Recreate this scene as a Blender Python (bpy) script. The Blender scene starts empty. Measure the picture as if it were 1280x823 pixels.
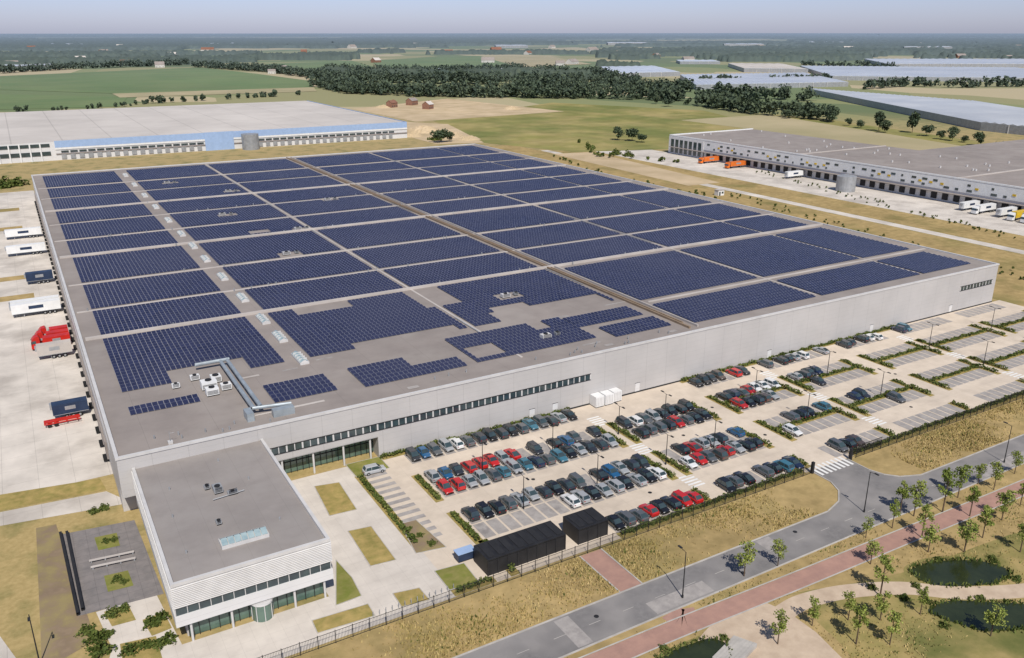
import bpy, bmesh, math, random
import numpy as np
from mathutils import Vector
random.seed(7); rng=np.random.default_rng(11)
sc=bpy.context.scene
# ---------------------------------------------------------------- survey frame
# world X = along the warehouse front, world Y = away from it, camera above the origin at 80 m
F=1058.0; H=80.0; P=math.atan(371/1058.0); CP,SP=math.cos(P),math.sin(P)
TH=math.atan2(.504,.864); CT,ST=math.cos(TH),math.sin(TH)
def G(x,y,z=0.0):
    u,v=x-640.0,y-411.0
    t=(H-z)/(F*SP+v*CP); X=u*t; Y=(F*CP-v*SP)*t
    return (X*CT+Y*ST, -X*ST+Y*CT)
# ---------------------------------------------------------------- materials
def base_mat(name,rough=.8,spec=.3,metal=0.0):
    m=bpy.data.materials.new(name); m.use_nodes=True
    b=m.node_tree.nodes['Principled BSDF']
    b.inputs['Roughness'].default_value=rough; b.inputs['Metallic'].default_value=metal
    b.inputs['Specular IOR Level'].default_value=spec
    return m,m.node_tree.nodes,m.node_tree.links,b
def c4(c): return (c[0],c[1],c[2],1.0)
def mixn(n,l,f,a,b,bt='MIX'):
    x=n.new('ShaderNodeMix'); x.data_type='RGBA'; x.blend_type=bt
    for s,v in ((0,f),(6,a),(7,b)):
        if isinstance(v,(int,float)): x.inputs[s].default_value=v
        elif isinstance(v,tuple): x.inputs[s].default_value=c4(v)
        else: l.new(v,x.inputs[s])
    return x.outputs[2]
def noise(n,l,pos,scale,detail=5,lo=.35,hi=.65,rough=.6):
    t=n.new('ShaderNodeTexNoise'); t.inputs['Scale'].default_value=scale; t.inputs['Detail'].default_value=detail
    t.inputs['Roughness'].default_value=rough
    l.new(pos,t.inputs['Vector'])
    r=n.new('ShaderNodeMapRange'); r.inputs[1].default_value=lo; r.inputs[2].default_value=hi
    l.new(t.outputs['Fac'],r.inputs[0]); return r.outputs[0]
def math_(n,l,op,a,b=0.0):
    x=n.new('ShaderNodeMath'); x.operation=op
    for i,v in enumerate((a,b)):
        if isinstance(v,(int,float)): x.inputs[i].default_value=v
        else: l.new(v,x.inputs[i])
    return x.outputs[0]
def hazed(n,l,pos,col):  # aerial haze painted into the base colour, stronger with distance from the origin
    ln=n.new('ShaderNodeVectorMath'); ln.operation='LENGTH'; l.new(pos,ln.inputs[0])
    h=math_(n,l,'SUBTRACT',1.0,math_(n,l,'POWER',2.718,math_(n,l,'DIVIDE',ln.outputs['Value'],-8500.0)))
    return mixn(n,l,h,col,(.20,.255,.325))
def M(name,c1,c2=None,rough=.85,s1=.5,s2=.05,var=.12,seams=(),spec=.25,metal=0,bump=0,haze=False,c3=None,s3=.02,t3=(.42,.6)):
    m,n,l,b=base_mat(name,rough,spec,metal)
    g=n.new('ShaderNodeNewGeometry'); pos=g.outputs['Position']
    c2=c2 or tuple(x*(1-var*2) for x in c1)
    f=noise(n,l,pos,s1); col=mixn(n,l,f,c1,c2)
    if c3: col=mixn(n,l,noise(n,l,pos,s3,6,t3[0],t3[1]),col,c3)
    f2=noise(n,l,pos,s2,6); col=mixn(n,l,math_(n,l,'MULTIPLY',f2,.55),col,mixn(n,l,1.0,col,(1-var*1.6,)*3,'MULTIPLY'))
    if seams:
        sp=n.new('ShaderNodeSeparateXYZ'); l.new(pos,sp.inputs[0])
        for ax,per,wid,dark in seams:
            q=math_(n,l,'FRACT',math_(n,l,'DIVIDE',sp.outputs[ax],per))
            q=math_(n,l,'LESS_THAN',q,wid/per); q=math_(n,l,'MULTIPLY',q,dark)
            col=mixn(n,l,q,col,(.02,.02,.02))
    if haze: col=hazed(n,l,pos,col)
    l.new(col,b.inputs['Base Color'])
    if bump:
        bp=n.new('ShaderNodeBump'); bp.inputs['Strength'].default_value=bump; bp.inputs['Distance'].default_value=.1
        l.new(f,bp.inputs['Height']); l.new(bp.outputs[0],b.inputs['Normal'])
    return m
def leafmat(name,c1,c2,haze=False,k=(.6,.68,.55)):
    m,n,l,b=base_mat(name,.7,.15)
    g=n.new('ShaderNodeNewGeometry')
    col=mixn(n,l,g.outputs['Random Per Island'],c1,c2)
    col=mixn(n,l,noise(n,l,g.outputs['Position'],.07,3),col,mixn(n,l,1.0,col,k,'MULTIPLY'))
    if haze: col=hazed(n,l,g.outputs['Position'],col)
    l.new(col,b.inputs['Base Color']); return m
MT={}
MT['paver']=M('lot_paving',(.68,.58,.47),(.60,.51,.41),s1=.35,s2=.04,var=.16,seams=((0,5,.06,.12),(1,5,.06,.12)),c3=(.52,.44,.36),s3=.12,t3=(.52,.75))
MT['plaza']=M('plaza_paving',(.66,.60,.53),(.57,.515,.455),s1=.3,s2=.05,var=.14,seams=((0,2,.05,.13),(1,2,.05,.13)))
MT['bay']=M('bay_paving',(.39,.36,.335),(.31,.285,.27),s1=.8,s2=.1,c3=(.24,.22,.21),s3=.35,t3=(.55,.72))
MT['yard']=M('yard_concrete',(.68,.62,.55),(.57,.52,.46),s1=.12,s2=.03,var=.2,seams=((0,6,.08,.25),(1,6,.08,.25)),c3=(.46,.41,.36),s3=.06,t3=(.5,.75))
MT['asphalt']=M('road_asphalt',(.235,.222,.215),(.19,.18,.176),s1=1.2,s2=.06,var=.2,c3=(.28,.262,.25),s3=.15)
MT['kerb']=M('kerb_stone',(.5,.47,.43))
MT['white']=M('white_paint',(.78,.77,.74),var=.06)
MT['red_path']=M('cycle_path',(.42,.25,.195),(.35,.21,.17),s1=.6,s2=.08)
MT['path']=M('gravel_path',(.58,.46,.34),(.48,.37,.27),s1=.5)
MT['sand']=M('sand_ground',(.62,.48,.31),(.48,.37,.22),s1=.05,s2=.01,var=.2)
MT['verge']=M('dry_grass_turf',(.46,.335,.155),(.33,.245,.11),s1=.35,s2=.06,var=.25,c3=(.24,.205,.08),s3=.045,t3=(.52,.7),rough=1,spec=.05,bump=.4)
MT['bankg']=M('bank_grass',(.27,.23,.085),(.38,.29,.125),s1=.3,s2=.06,var=.25,c3=(.16,.17,.055),s3=.06,rough=1,spec=.05,bump=.4)
MT['lawn']=M('lawn_grass',(.18,.20,.045),(.27,.245,.085),s1=.5,s2=.2,var=.2,rough=1,spec=.05,bump=.4)
MT['drylawn']=M('parched_lawn',(.42,.31,.12),(.27,.23,.075),s1=.6,s2=.2,var=.2,rough=1,spec=.05,bump=.4)
MT['meadow']=M('meadow_grass',(.28,.26,.09),(.41,.33,.15),s1=.02,s2=.05,var=.25,rough=1,spec=.05,c3=(.19,.205,.07),s3=.012)
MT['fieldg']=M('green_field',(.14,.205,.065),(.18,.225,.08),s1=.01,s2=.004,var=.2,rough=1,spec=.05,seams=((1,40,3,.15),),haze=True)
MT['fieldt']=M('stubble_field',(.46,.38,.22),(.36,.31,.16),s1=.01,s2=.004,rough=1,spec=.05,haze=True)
MT['roof']=M('roof_membrane',(.315,.275,.25),(.27,.235,.215),s1=.15,s2=.03,var=.2,seams=((0,12,.08,.2),(1,3,.05,.12)),c3=(.37,.33,.30),s3=.06,t3=(.5,.7))
MT['roof_o']=M('office_roof_membrane',(.31,.28,.262),(.275,.248,.232),s1=.2,s2=.06,var=.2,seams=((0,4,.05,.15),(1,8,.05,.12)),c3=(.35,.32,.30),s3=.12,t3=(.48,.68))
MT['roof_l']=M('roof_membrane_light',(.52,.475,.435),(.44,.40,.37),s1=.15,s2=.04)
MT['coping']=M('coping_metal',(.60,.585,.57),rough=.5,var=.06)
MT['clad']=M('grey_cladding',(.50,.48,.465),(.455,.437,.425),s1=.03,s2=.12,var=.08,rough=.55,seams=((0,6,.07,.25),(2,1.2,.04,.16),(1,6,.07,.25)))
MT['cladl']=M('light_cladding',(.68,.67,.66),(.62,.61,.60),s1=.05,s2=.3,var=.06,rough=.5,seams=((2,1.0,.05,.2),))
MT['louvre']=M('louvre_white',(.76,.745,.73),var=.05,rough=.5)
MT['dark']=M('dark_metal',(.03,.03,.032),rough=.6)
MT['black']=M('black_shed_cladding',(.018,.018,.02),(.03,.03,.032),rough=.5,seams=((0,1.2,.06,.6),))
MT['steel']=M('galvanised_steel',(.42,.43,.44),rough=.45,metal=.3)
MT['duct']=M('duct_metal',(.42,.47,.50),rough=.4,metal=.3)
MT['glass']=M('window_glass',(.03,.045,.055),(.05,.08,.085),s1=.5,rough=.08,spec=.8)
MT['glassg']=M('lobby_glass',(.05,.10,.09),(.12,.19,.15),s1=.3,rough=.1,spec=.8)
MT['skyl']=M('skylight_glass',(.34,.43,.44),(.24,.33,.36),s1=1,rough=.2,spec=.6)
MT['soil']=M('planting_soil',(.27,.20,.13),(.20,.145,.10),s1=.6,c3=(.30,.24,.11),s3=.3)
MT['brickpav']=M('garden_paving',(.25,.225,.215),(.19,.175,.17),s1=.6,seams=((0,2,.06,.3),(1,2,.06,.3)))
MT['blue']=M('blue_cladding',(.33,.45,.66),rough=.5,var=.05)
MT['roofbeige']=M('pale_roof',(.60,.555,.51),(.52,.48,.44),s1=.03,s2=.01,var=.15,seams=((0,30,.8,.2),(1,26,.5,.12)))
MT['gh']=M('greenhouse_glass',(.66,.675,.69),(.54,.565,.60),s1=.02,s2=.006,rough=.3,spec=.5)
MT['ghd']=M('greenhouse_glass_blue',(.46,.49,.54),(.56,.58,.61),s1=.01,s2=.006,rough=.35)
MT['water']=M('pond_water',(.022,.030,.012),(.035,.045,.018),s1=.3,rough=.12,spec=.6)
MT['red']=M('red_paint',(.60,.03,.02),rough=.4); MT['orange']=M('orange_paint',(.75,.18,.03),rough=.4)
MT['trailer']=M('trailer_white',(.76,.76,.75),rough=.4,var=.05); MT['navy']=M('navy_paint',(.03,.05,.10),rough=.4)
MT['yellow']=M('yellow_paint',(.75,.5,.04),rough=.4)
MT['tyre']=M('tyre_rubber',(.02,.02,.02)); MT['bark']=M('bark',(.13,.09,.06))
MT['brick']=M('house_brick',(.3,.16,.11)); MT['tile']=M('roof_tile',(.26,.13,.09)); MT['render']=M('pale_render',(.62,.6,.56))
MT['leaf']=leafmat('young_leaves',(.14,.185,.035),(.36,.38,.10)); MT['hedge']=leafmat('hedge_leaves',(.055,.085,.02),(.17,.185,.05))
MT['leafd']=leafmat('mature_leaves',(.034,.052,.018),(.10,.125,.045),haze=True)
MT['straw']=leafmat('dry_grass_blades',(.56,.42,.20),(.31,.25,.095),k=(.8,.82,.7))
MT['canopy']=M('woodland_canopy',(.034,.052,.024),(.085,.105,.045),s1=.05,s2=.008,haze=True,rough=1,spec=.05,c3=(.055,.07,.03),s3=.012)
MT['wood']=M('timber',(.3,.22,.15))
def terrain():
    m,n,l,b=base_mat('terrain_grass',1,.05)
    g=n.new('ShaderNodeNewGeometry'); pos=g.outputs['Position']
    near=mixn(n,l,noise(n,l,pos,.12,8,.47,.68),(.44,.33,.15),(.235,.21,.08))
    near=mixn(n,l,noise(n,l,pos,1.2,4,.3,.7),near,mixn(n,l,1.0,near,(.76,.76,.7),'MULTIPLY'))
    v=n.new('ShaderNodeTexVoronoi'); v.inputs['Scale'].default_value=.0042; v.distance='CHEBYCHEV'
    mp=n.new('ShaderNodeMapping'); mp.inputs['Rotation'].default_value=(0,0,.3); mp.inputs['Scale'].default_value=(1,.6,1)
    l.new(pos,mp.inputs[0]); l.new(mp.outputs[0],v.inputs['Vector'])
    r=n.new('ShaderNodeValToRGB'); r.color_ramp.interpolation='CONSTANT'
    sp=n.new('ShaderNodeSeparateColor'); l.new(v.outputs['Color'],sp.inputs[0]); l.new(sp.outputs[0],r.inputs[0])
    cols=[(.15,.19,.07),(.24,.25,.10),(.46,.38,.22),(.14,.17,.065),(.29,.27,.12),(.42,.36,.20)]
    e=r.color_ramp.elements; e[0].color=c4(cols[0]); e[0].position=0
    e[1].color=c4(cols[1]); e[1].position=.2
    for i in range(2,6):
        q=e.new(.17*i+.02); q.color=c4(cols[i])
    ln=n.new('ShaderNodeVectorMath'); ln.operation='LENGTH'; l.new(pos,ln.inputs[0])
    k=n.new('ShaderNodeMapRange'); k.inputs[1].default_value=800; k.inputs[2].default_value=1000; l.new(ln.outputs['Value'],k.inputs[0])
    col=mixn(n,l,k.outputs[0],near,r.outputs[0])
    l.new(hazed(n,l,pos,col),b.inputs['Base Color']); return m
MT['terrain']=terrain()
# ---------------------------------------------------------------- builders
def link(o,parent=None):
    sc.collection.objects.link(o)
    if parent: o.parent=parent
    return o
def empty(name,loc=(0,0,0),rz=0):
    e=bpy.data.objects.new(name,None); e.location=loc; e.rotation_euler=(0,0,rz); e.empty_display_size=.5; return link(e)
class MB:
    def __init__(s): s.v=[];s.f=[];s.m=[];s.mats=[]
    def mi(s,k):
        if k not in s.mats: s.mats.append(k)
        return s.mats.index(k)
    def face(s,pts,k):
        i=len(s.v); s.v+= [tuple(p) for p in pts]; s.f.append(tuple(range(i,i+len(pts)))); s.m.append(s.mi(k))
    def box(s,x0,x1,y0,y1,z0,z1,k,top=None):
        i=len(s.v); s.v+=[(x0,y0,z0),(x1,y0,z0),(x1,y1,z0),(x0,y1,z0),(x0,y0,z1),(x1,y0,z1),(x1,y1,z1),(x0,y1,z1)]
        for q,(f) in enumerate(((0,3,2,1),(4,5,6,7),(0,1,5,4),(1,2,6,5),(2,3,7,6),(3,0,4,7))):
            s.f.append(tuple(i+j for j in f)); s.m.append(s.mi(top if (top and q==1) else k))
    def cyl(s,c,r,h,k,n=12,ax='z',r2=None):
        r2=r if r2 is None else r2; i=len(s.v)
        for t in range(2):
            for j in range(n):
                a=2*math.pi*j/n; R=r if t==0 else r2; p,q=R*math.cos(a),R*math.sin(a)
                if ax=='z': s.v.append((c[0]+p,c[1]+q,c[2]+h*t))
                elif ax=='y': s.v.append((c[0]+p,c[1]+h*t,c[2]+q))
                else: s.v.append((c[0]+h*t,c[1]+p,c[2]+q))
        for j in range(n): s.f.append((i+j,i+(j+1)%n,i+n+(j+1)%n,i+n+j)); s.m.append(s.mi(k))
        s.f.append(tuple(i+n-1-j for j in range(n))); s.m.append(s.mi(k)); s.f.append(tuple(i+n+j for j in range(n))); s.m.append(s.mi(k))
    def tube(s,p,q,r,k,n=6,r2=None):
        p,q=Vector(p),Vector(q); d=(q-p).normalized(); u=d.orthogonal().normalized(); w=d.cross(u); i=len(s.v); r2=r if r2 is None else r2
        for c,R in ((p,r),(q,r2)):
            for j in range(n):
                a=2*math.pi*j/n; s.v.append(tuple(c+u*R*math.cos(a)+w*R*math.sin(a)))
        for j in range(n): s.f.append((i+j,i+(j+1)%n,i+n+(j+1)%n,i+n+j)); s.m.append(s.mi(k))
    def loft(s,rings,kf):
        n=len(rings[0]); i=len(s.v)
        for r in rings: s.v+=[tuple(p) for p in r]
        for a in range(len(rings)-1):
            for j in range(n):
                s.f.append((i+a*n+j,i+a*n+(j+1)%n,i+(a+1)*n+(j+1)%n,i+(a+1)*n+j)); s.m.append(s.mi(kf(a,j)))
        s.f.append(tuple(i+j for j in range(n))); s.m.append(s.mi(kf(0,-1)))
        s.f.append(tuple(i+(len(rings)-1)*n+j for j in range(n))); s.m.append(s.mi(kf(len(rings)-1,-1)))
    def mesh(s,name):
        me=bpy.data.meshes.new(name); me.from_pydata(s.v,[],s.f)
        for k in s.mats: me.materials.append(MT[k])
        me.polygons.foreach_set('material_index',s.m)
        bm=bmesh.new(); bm.from_mesh(me); bmesh.ops.recalc_face_normals(bm,faces=bm.faces); bm.to_mesh(me); bm.free()
        return me
    def obj(s,name,parent=None,loc=(0,0,0),rz=0):
        o=bpy.data.objects.new(name,s.mesh(name)); o.location=loc; o.rotation_euler=(0,0,rz); return link(o,parent)
def np_mesh(name,V,Fq,mats,mi=None,uv=None):
    V=np.asarray(V,dtype=np.float32); Fq=np.asarray(Fq,dtype=np.int32)
    me=bpy.data.meshes.new(name); me.vertices.add(len(V)); me.vertices.foreach_set('co',V.ravel())
    me.loops.add(Fq.size); me.loops.foreach_set('vertex_index',Fq.ravel())
    me.polygons.add(len(Fq)); me.polygons.foreach_set('loop_start',np.arange(len(Fq),dtype=np.int32)*4)
    for k in mats: me.materials.append(MT[k] if isinstance(k,str) else k)
    if mi is not None: me.polygons.foreach_set('material_index',np.asarray(mi,dtype=np.int32))
    if uv is not None:
        u=me.uv_layers.new(name='UVMap'); u.data.foreach_set('uv',np.asarray(uv,dtype=np.float32).ravel())
    me.update(calc_edges=True); return me
def quads(C,size):
    C=np.asarray(C); n=len(C); a=rng.normal(size=(n,3)); a/=np.linalg.norm(a,axis=1)[:,None]
    b=rng.normal(size=(n,3))
    b-=a*(np.sum(a*b,axis=1))[:,None]; b/=np.linalg.norm(b,axis=1)[:,None]
    s=(np.asarray(size)*rng.uniform(.6,1.3,n))[:,None]*.5; a=a*s; b=b*s
    V=np.stack([C-a-b*.6,C+a*.7-b,C+a+b*.7,C-a*.6+b],1).reshape(-1,3)
    return V,np.arange(n*4).reshape(n,4)
def flatpoly(name,pts,z,k,parent=None):
    me=bpy.data.meshes.new(name); bm=bmesh.new()
    vs=[bm.verts.new((p[0],p[1],z)) for p in pts]; f=bm.faces.new(vs)
    bm.normal_update()
    if f.normal.z<0: f.normal_flip()
    bmesh.ops.triangulate(bm,faces=bm.faces[:]); bm.to_mesh(me); bm.free(); me.materials.append(MT[k])
    return link(bpy.data.objects.new(name,me),parent)
def sm_closed(pts,n=5):
    N=len(pts); out=[]
    for i in range(N):
        p0,p1,p2,p3=[np.array(pts[(i+j-1)%N],float) for j in range(4)]
        for t in np.linspace(0,1,n,endpoint=False): out.append(.5*((2*p1)+(-p0+p2)*t+(2*p0-5*p1+4*p2-p3)*t*t+(-p0+3*p1-3*p2+p3)*t**3))
    return out
def ppoly(name,px,z,k,parent=None,sm=False):
    pts=[G(*p) for p in px]; return flatpoly(name,sm_closed(pts) if sm else pts,z,k,parent)
def rect(name,a0,a1,b0,b1,z,k,parent=None): return flatpoly(name,[(a0,b0),(a1,b0),(a1,b1),(a0,b1)],z,k,parent)
def smooth(pts,n=6):
    P_=[pts[0]]+list(pts)+[pts[-1]]; out=[]
    for i in range(1,len(P_)-2):
        p0,p1,p2,p3=[np.array(P_[i+j-1],float) for j in range(4)]
        for t in np.linspace(0,1,n,endpoint=False):
            out.append(.5*((2*p1)+(-p0+p2)*t+(2*p0-5*p1+4*p2-p3)*t*t+(-p0+3*p1-3*p2+p3)*t**3))
    out.append(np.array(P_[-1],float)); return out
KEEP=[]
def ribbon(name,pts,w,z,k,edge=None):
    S=smooth(pts); mb=MB(); KEEP.append((np.array(S),w/2+.3))
    def off(d):
        o=[]
        for i,p in enumerate(S):
            t=S[min(i+1,len(S)-1)]-S[max(i-1,0)]; t=t/(np.linalg.norm(t)+1e-9); o.append((p[0]-t[1]*d,p[1]+t[0]*d,z))
        return o
    L,R=off(w/2),off(-w/2)
    for i in range(len(S)-1): mb.face((R[i],R[i+1],L[i+1],L[i]),k)
    if edge:
        for s in (1,-1):
            A,B=off(s*w/2),off(s*(w/2+.25))
            for i in range(len(S)-1):
                q=[A[i],A[i+1],B[i+1],B[i]]; mb.face([(x,y,zz+.05) for x,y,zz in q],edge)
    return mb.obj(name)
# ---------------------------------------------------------------- ground
flatpoly('ground',[(-60000,-60000),(60000,-60000),(60000,60000),(-60000,60000)],0,'terrain')
rect('car_park_paving',47,262,96.3,143.2,.03,'paver')
rect('plaza_paving',30,47,96.3,143.2,.034,'plaza'); rect('plaza_paving',9,30,96.3,106,.038,'plaza')
rect('grass_verge',-80,420,84.7,95.6,.012,'verge'); rect('grass_verge',-60,300,40,77.3,.010,'verge')
rect('truck_yard',-90,6.6,163,520,.02,'yard')
rect('loading_yard',358,399,100,500,.02,'yard')
rect('service_road',327,333,60,520,.03,'yard')
rect('grass_strip',334,357,90,510,.02,'verge'); rect('grass_strip',262,326,60,560,.018,'verge')
rect('road',-120,700,77.5,84.5,.03,'asphalt')
flatpoly('road',[(123,96.3),(133,96.3),(133,91),(134,88.4),(136,86.2),(140,84.4),(114,84.4),(118.5,86),(121.5,88.5),(123,91.5)],.034,'asphalt')
mb=MB()
for (a0,a1) in ((-120,114),(140,700)): mb.box(a0,a1,84.5,84.75,0,.12,'kerb')
mb.box(-120,700,77.25,77.5,0,.12,'kerb')
for q in ([(114,84.62),(118.5,86),(121.5,88.5),(122.9,91.5),(122.9,96)],[(140,84.62),(136,86.2),(134,88.4),(133.1,91),(133.1,96)]):
    for p,r in zip(q[:-1],q[1:]): mb.tube((*p,.03),(*r,.03),.16,'kerb',4)
mb.obj('road_kerb')
mb=MB()
for i in range(-20,90): mb.face([(i*6,80.95,.042),(i*6+2,80.95,.042),(i*6+2,81.04,.042),(i*6,81.04,.042)],'kerb')
for k in range(8): mb.face([(123.6+k*1.2,94.0,.045),(124.2+k*1.2,94.0,.045),(124.2+k*1.2,97.5,.045),(123.6+k*1.2,97.5,.045)],'white')
for a in (98.9,151.1,203.5):
    for b0 in (102.9,118.0,133.0):
        for k in range(5): mb.face([(a,b0+k*.95,.04),(a+3.2,b0+k*.95,.04),(a+3.2,b0+k*.95+.5,.04),(a,b0+k*.95+.5,.04)],'white')
mb.obj('road_marking')
mb=MB()
for x,y in ((62,82),(88,79),(104,83),(146,79.5),(58,105),(75,120.6),(91,105.6),(112,120.5),(127,112),(127,128),(166,105.5),(180,120)): mb.cyl((x,y,.04),.38,.012,'dark',14)
mb.obj('manhole_cover')
mb=MB()
for x0,x1,y0,y1 in ((70,81,77.9,80.7),(96,99,81.3,84.3),(150,168,77.8,80.6),(56,58.5,77.8,84.2),(181,184,77.8,84.2)): mb.face([(x0,y0,.038),(x1,y0,.038),(x1,y1,.038),(x0,y1,.038)],'bay')
mb.obj('asphalt_repair')
ribbon('cycle_path',[(40,74.5),(60,74.2),(72,74),(94,73.3),(117,72.8),(150,72),(200,71.5),(300,71)],3.3,.03,'red_path','kerb')
ribbon('cycle_path',[(70.5,95.5),(70.5,90),(70.5,84.8)],4,.032,'red_path','kerb')
ribbon('cycle_path',[(72,77.3),(72.5,75.5),(75,74.6)],4,.035,'red_path')
ribbon('gravel_path',[G(965,778),G(985,762),G(1010,750),G(1060,739),G(1130,735),G(1200,741),G(1290,737),G(1400,720)],3.2,.034,'path')
apron=[(860,815),(880,790),(905,765),(955,752),(985,765),(1020,790),(1080,850),(940,860),(915,805)]
ppoly('gravel_path',apron,.028,'path')
PONDS=[[(1138,712),(1160,703),(1200,700),(1235,703),(1264,715),(1248,728),(1215,732),(1175,732),(1150,725)],
           [(1160,762),(1185,751),(1230,752),(1290,757),(1320,780),(1235,789),(1200,780),(1175,772)],
           [(815,838),(838,815),(860,806),(890,798),(912,812),(900,855)]]
for px in PONDS:
    cx=sum(p[0] for p in px)/len(px); cy=sum(p[1] for p in px)/len(px)
    ppoly('pond_bank',[(cx+(x-cx)*1.14,cy+(y-cy)*1.35) for x,y in px],.02,'bankg',sm=True); ppoly('pond',px,.04,'water',sm=True)
ppoly('grass_bank',[(1010,760),(1060,748),(1140,744),(1200,748),(1300,745),(1400,900),(1120,900),(1060,815)],.016,'bankg',sm=True)
ppoly('grass_bank',[(960,748),(1010,738),(1130,715),(1290,660),(1420,640),(1400,715),(1290,728),(1200,733),(1130,727),(1060,732)],.015,'bankg',sm=True)
mb=MB()
o=G(893,815)
for k in range(7): mb.box(0,6,k*.5,k*.5+.5,0,.6-.08*k,'kerb')
mb.obj('stone_steps',loc=(o[0],o[1]-4,0),rz=.3)
ppoly('meadow',[(540,150),(690,128),(880,138),(960,158),(840,186),(720,190),(600,178)],.05,'meadow')
ppoly('sand_field',[(440,136),(560,123),(705,139),(520,152)],.08,'sand')
ppoly('sand_field',[(505,152),(560,155),(605,178),(545,180),(508,170)],.09,'sand')
ppoly('sand_field',[(690,192),(740,190),(900,228),(860,232)],.06,'sand')
ppoly('green_field',[(0,95),(250,84),(320,92),(388,101),(392,110),(150,117),(0,112)],.3,'fieldg')
ppoly('green_field',[(-200,122),(0,118),(160,121),(150,133),(-200,142)],.25,'fieldg')
ppoly('stubble_field',[(140,117),(392,109),(396,114),(150,122)],.35,'fieldt')
ppoly('green_field',[(462,75),(600,70),(650,84),(480,89)],.5,'fieldg')
ppoly('stubble_field',[(600,70),(680,69),(740,80),(650,84)],.5,'fieldt')
ppoly('green_field',[(330,80),(440,76),(470,84),(380,90)],.5,'fieldg')
ppoly('stubble_field',[(850,150),(960,143),(1250,190),(1180,192)],.12,'fieldt')
ppoly('meadow',[(960,143),(1040,150),(1280,185),(1250,190)],.13,'meadow')
ppoly('grass_strip',[(-60,628),(125,598),(133,612),(-60,650)],.035,'drylawn')
ppoly('service_road',[(-60,652),(133,614),(165,628),(-60,668)],.03,'yard')
ppoly('garden_soil',[(45,660),(70,655),(120,800),(80,823),(52,823)],.02,'soil')
ppoly('garden_paving',[(76,668),(168,650),(205,742),(98,770)],.03,'brickpav')
ppoly('garden_bed',[(118,672),(146,666),(150,682),(123,688)],.06,'lawn'); ppoly('garden_bed',[(130,720),(160,713),(167,732),(135,740)],.06,'lawn')
ppoly('stepping_path',[(120,765),(195,742),(235,820),(240,850),(130,850),(140,810)],.025,'plaza')
for px in ([(130,765),(160,755),(170,775),(140,783)],[(178,775),(205,765),(215,785),(190,795)],[(150,805),(195,795),(205,830),(155,840)]): ppoly('garden_bed',px,.06,'drylawn')
ppoly('service_road',[(-30,795),(0,795),(40,850),(-30,850)],.03,'yard')
for i in range(4): rect('grass_island',-60,-1.5,(300,326,415,462)[i],(306,332,423,470)[i],.05,'verge')
for px,k in (([(393,608),(424,603),(446,637),(412,645)],'drylawn'),([(435,664),(464,658),(495,700),(463,708)],'drylawn'),
    ([(420,700),(440,722),(452,745),(420,757)],'lawn'),([(543,714),(580,704),(598,727),(562,738)],'lawn'),([(491,742),(524,735),(537,750),(502,759)],'drylawn'),
    ([(390,776),(460,755),(469,770),(397,792)],'drylawn'),([(432,581),(474,571),(487,585),(446,597)],'lawn'),([(500,655),(520,650),(558,684),(520,692)],'soil')):
    g=ppoly('lawn_bed',px,.09,k)
    pts=[G(*p) for p in px]; mb=MB()
    for i in range(4):
        p,q=pts[i],pts[(i+1)%4]; mb.tube((p[0],p[1],.05),(q[0],q[1],.05),.09,'kerb',4)
    mb.obj('bed_kerb')
# ---------------------------------------------------------------- warehouse
RZ=12.0; A0,A1,B0,B1=6.5,258.0,143.3,490.0
wh=empty('solar_warehouse')
mb=MB()
mb.box(A0,A1,B0+4,B1,0,RZ,'clad',top='roof')
mb.box(A0,A1,B0,B0+4,4.7,RZ,'clad',top='roof'); mb.box(53,A1,B0,B0+4,0,4.7,'clad')
mb.obj('walls_and_roof',wh)
mb=MB()
mb.box(A0-.15,A1+.15,B0-.15,B0+.45,RZ,RZ+.45,'coping'); mb.box(A0-.15,A1+.15,B1-.45,B1+.15,RZ,RZ+.45,'coping')
mb.box(A0-.15,A0+.45,B0+.45,B1-.45,RZ,RZ+.45,'coping'); mb.box(A1-.45,A1+.15,B0+.45,B1-.45,RZ,RZ+.45,'coping')
mb.obj('parapet',wh)
mb=MB()
def stripwin(mb,a0,a1,b,z0,z1,step=1.5):
    mb.box(a0,a1,b-.04,b-.01,z0,z1,'glass'); mb.box(a0-.1,a1+.1,b-.14,b-.005,z0-.12,z0,'dark'); mb.box(a0-.1,a1+.1,b-.14,b-.005,z1,z1+.12,'dark')
    n=int((a1-a0)/step)
    for i in range(n+1):
        x=a0+i*(a1-a0)/n; w=.16 if i%2 else .32; mb.box(x-w/2,x+w/2,b-.10,b-.042,z0,z1,'coping')
stripwin(mb,32,104,B0,6.2,7.5); stripwin(mb,240,256,B0,6.4,7.6)
mb.box(31.2,53,B0+3.0,B0+3.4,.2,4.6,'glassg')
for i in range(19): mb.box(31.4+i*1.18,31.5+i*1.18,B0+2.85,B0+2.99,.0,4.7,'dark')
mb.box(31.2,53,B0+2.83,B0+2.98,2.4,2.5,'dark'); mb.box(31.2,53,B0+.1,B0+3.9,4.55,4.69,'cladl')
for a in (34,40,46,51.5): mb.cyl((a,B0+.6,0),.2,4.5,'coping')
for a in (88,94,117,160,200,236): mb.box(a,a+1.3,B0-.06,B0-.01,.05,2.4,'cladl'); mb.box(a-.1,a+1.4,B0-.05,B0-.005,2.4,2.5,'dark')
mb.box(53.2,A1,B0-.08,B0-.01,.0,.35,'dark')
mb.obj('windows_and_doors',wh)
mb=MB()
for i in range(44):
    b=168+i*7.2
    mb.box(A0-.35,A0-.01,b,b+3.6,.9,4.6,'roof'); mb.box(A0-.3,A0-.36+.02,b+.5,b+3.1,1.1,4.1,'cladl'); mb.box(A0-1.0,A0-.02,b+.6,b+3,.3,.85,'tyre')
mb.box(A0-.05,A0-.01,160,486,6.5,8.5,'cladl')
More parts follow.
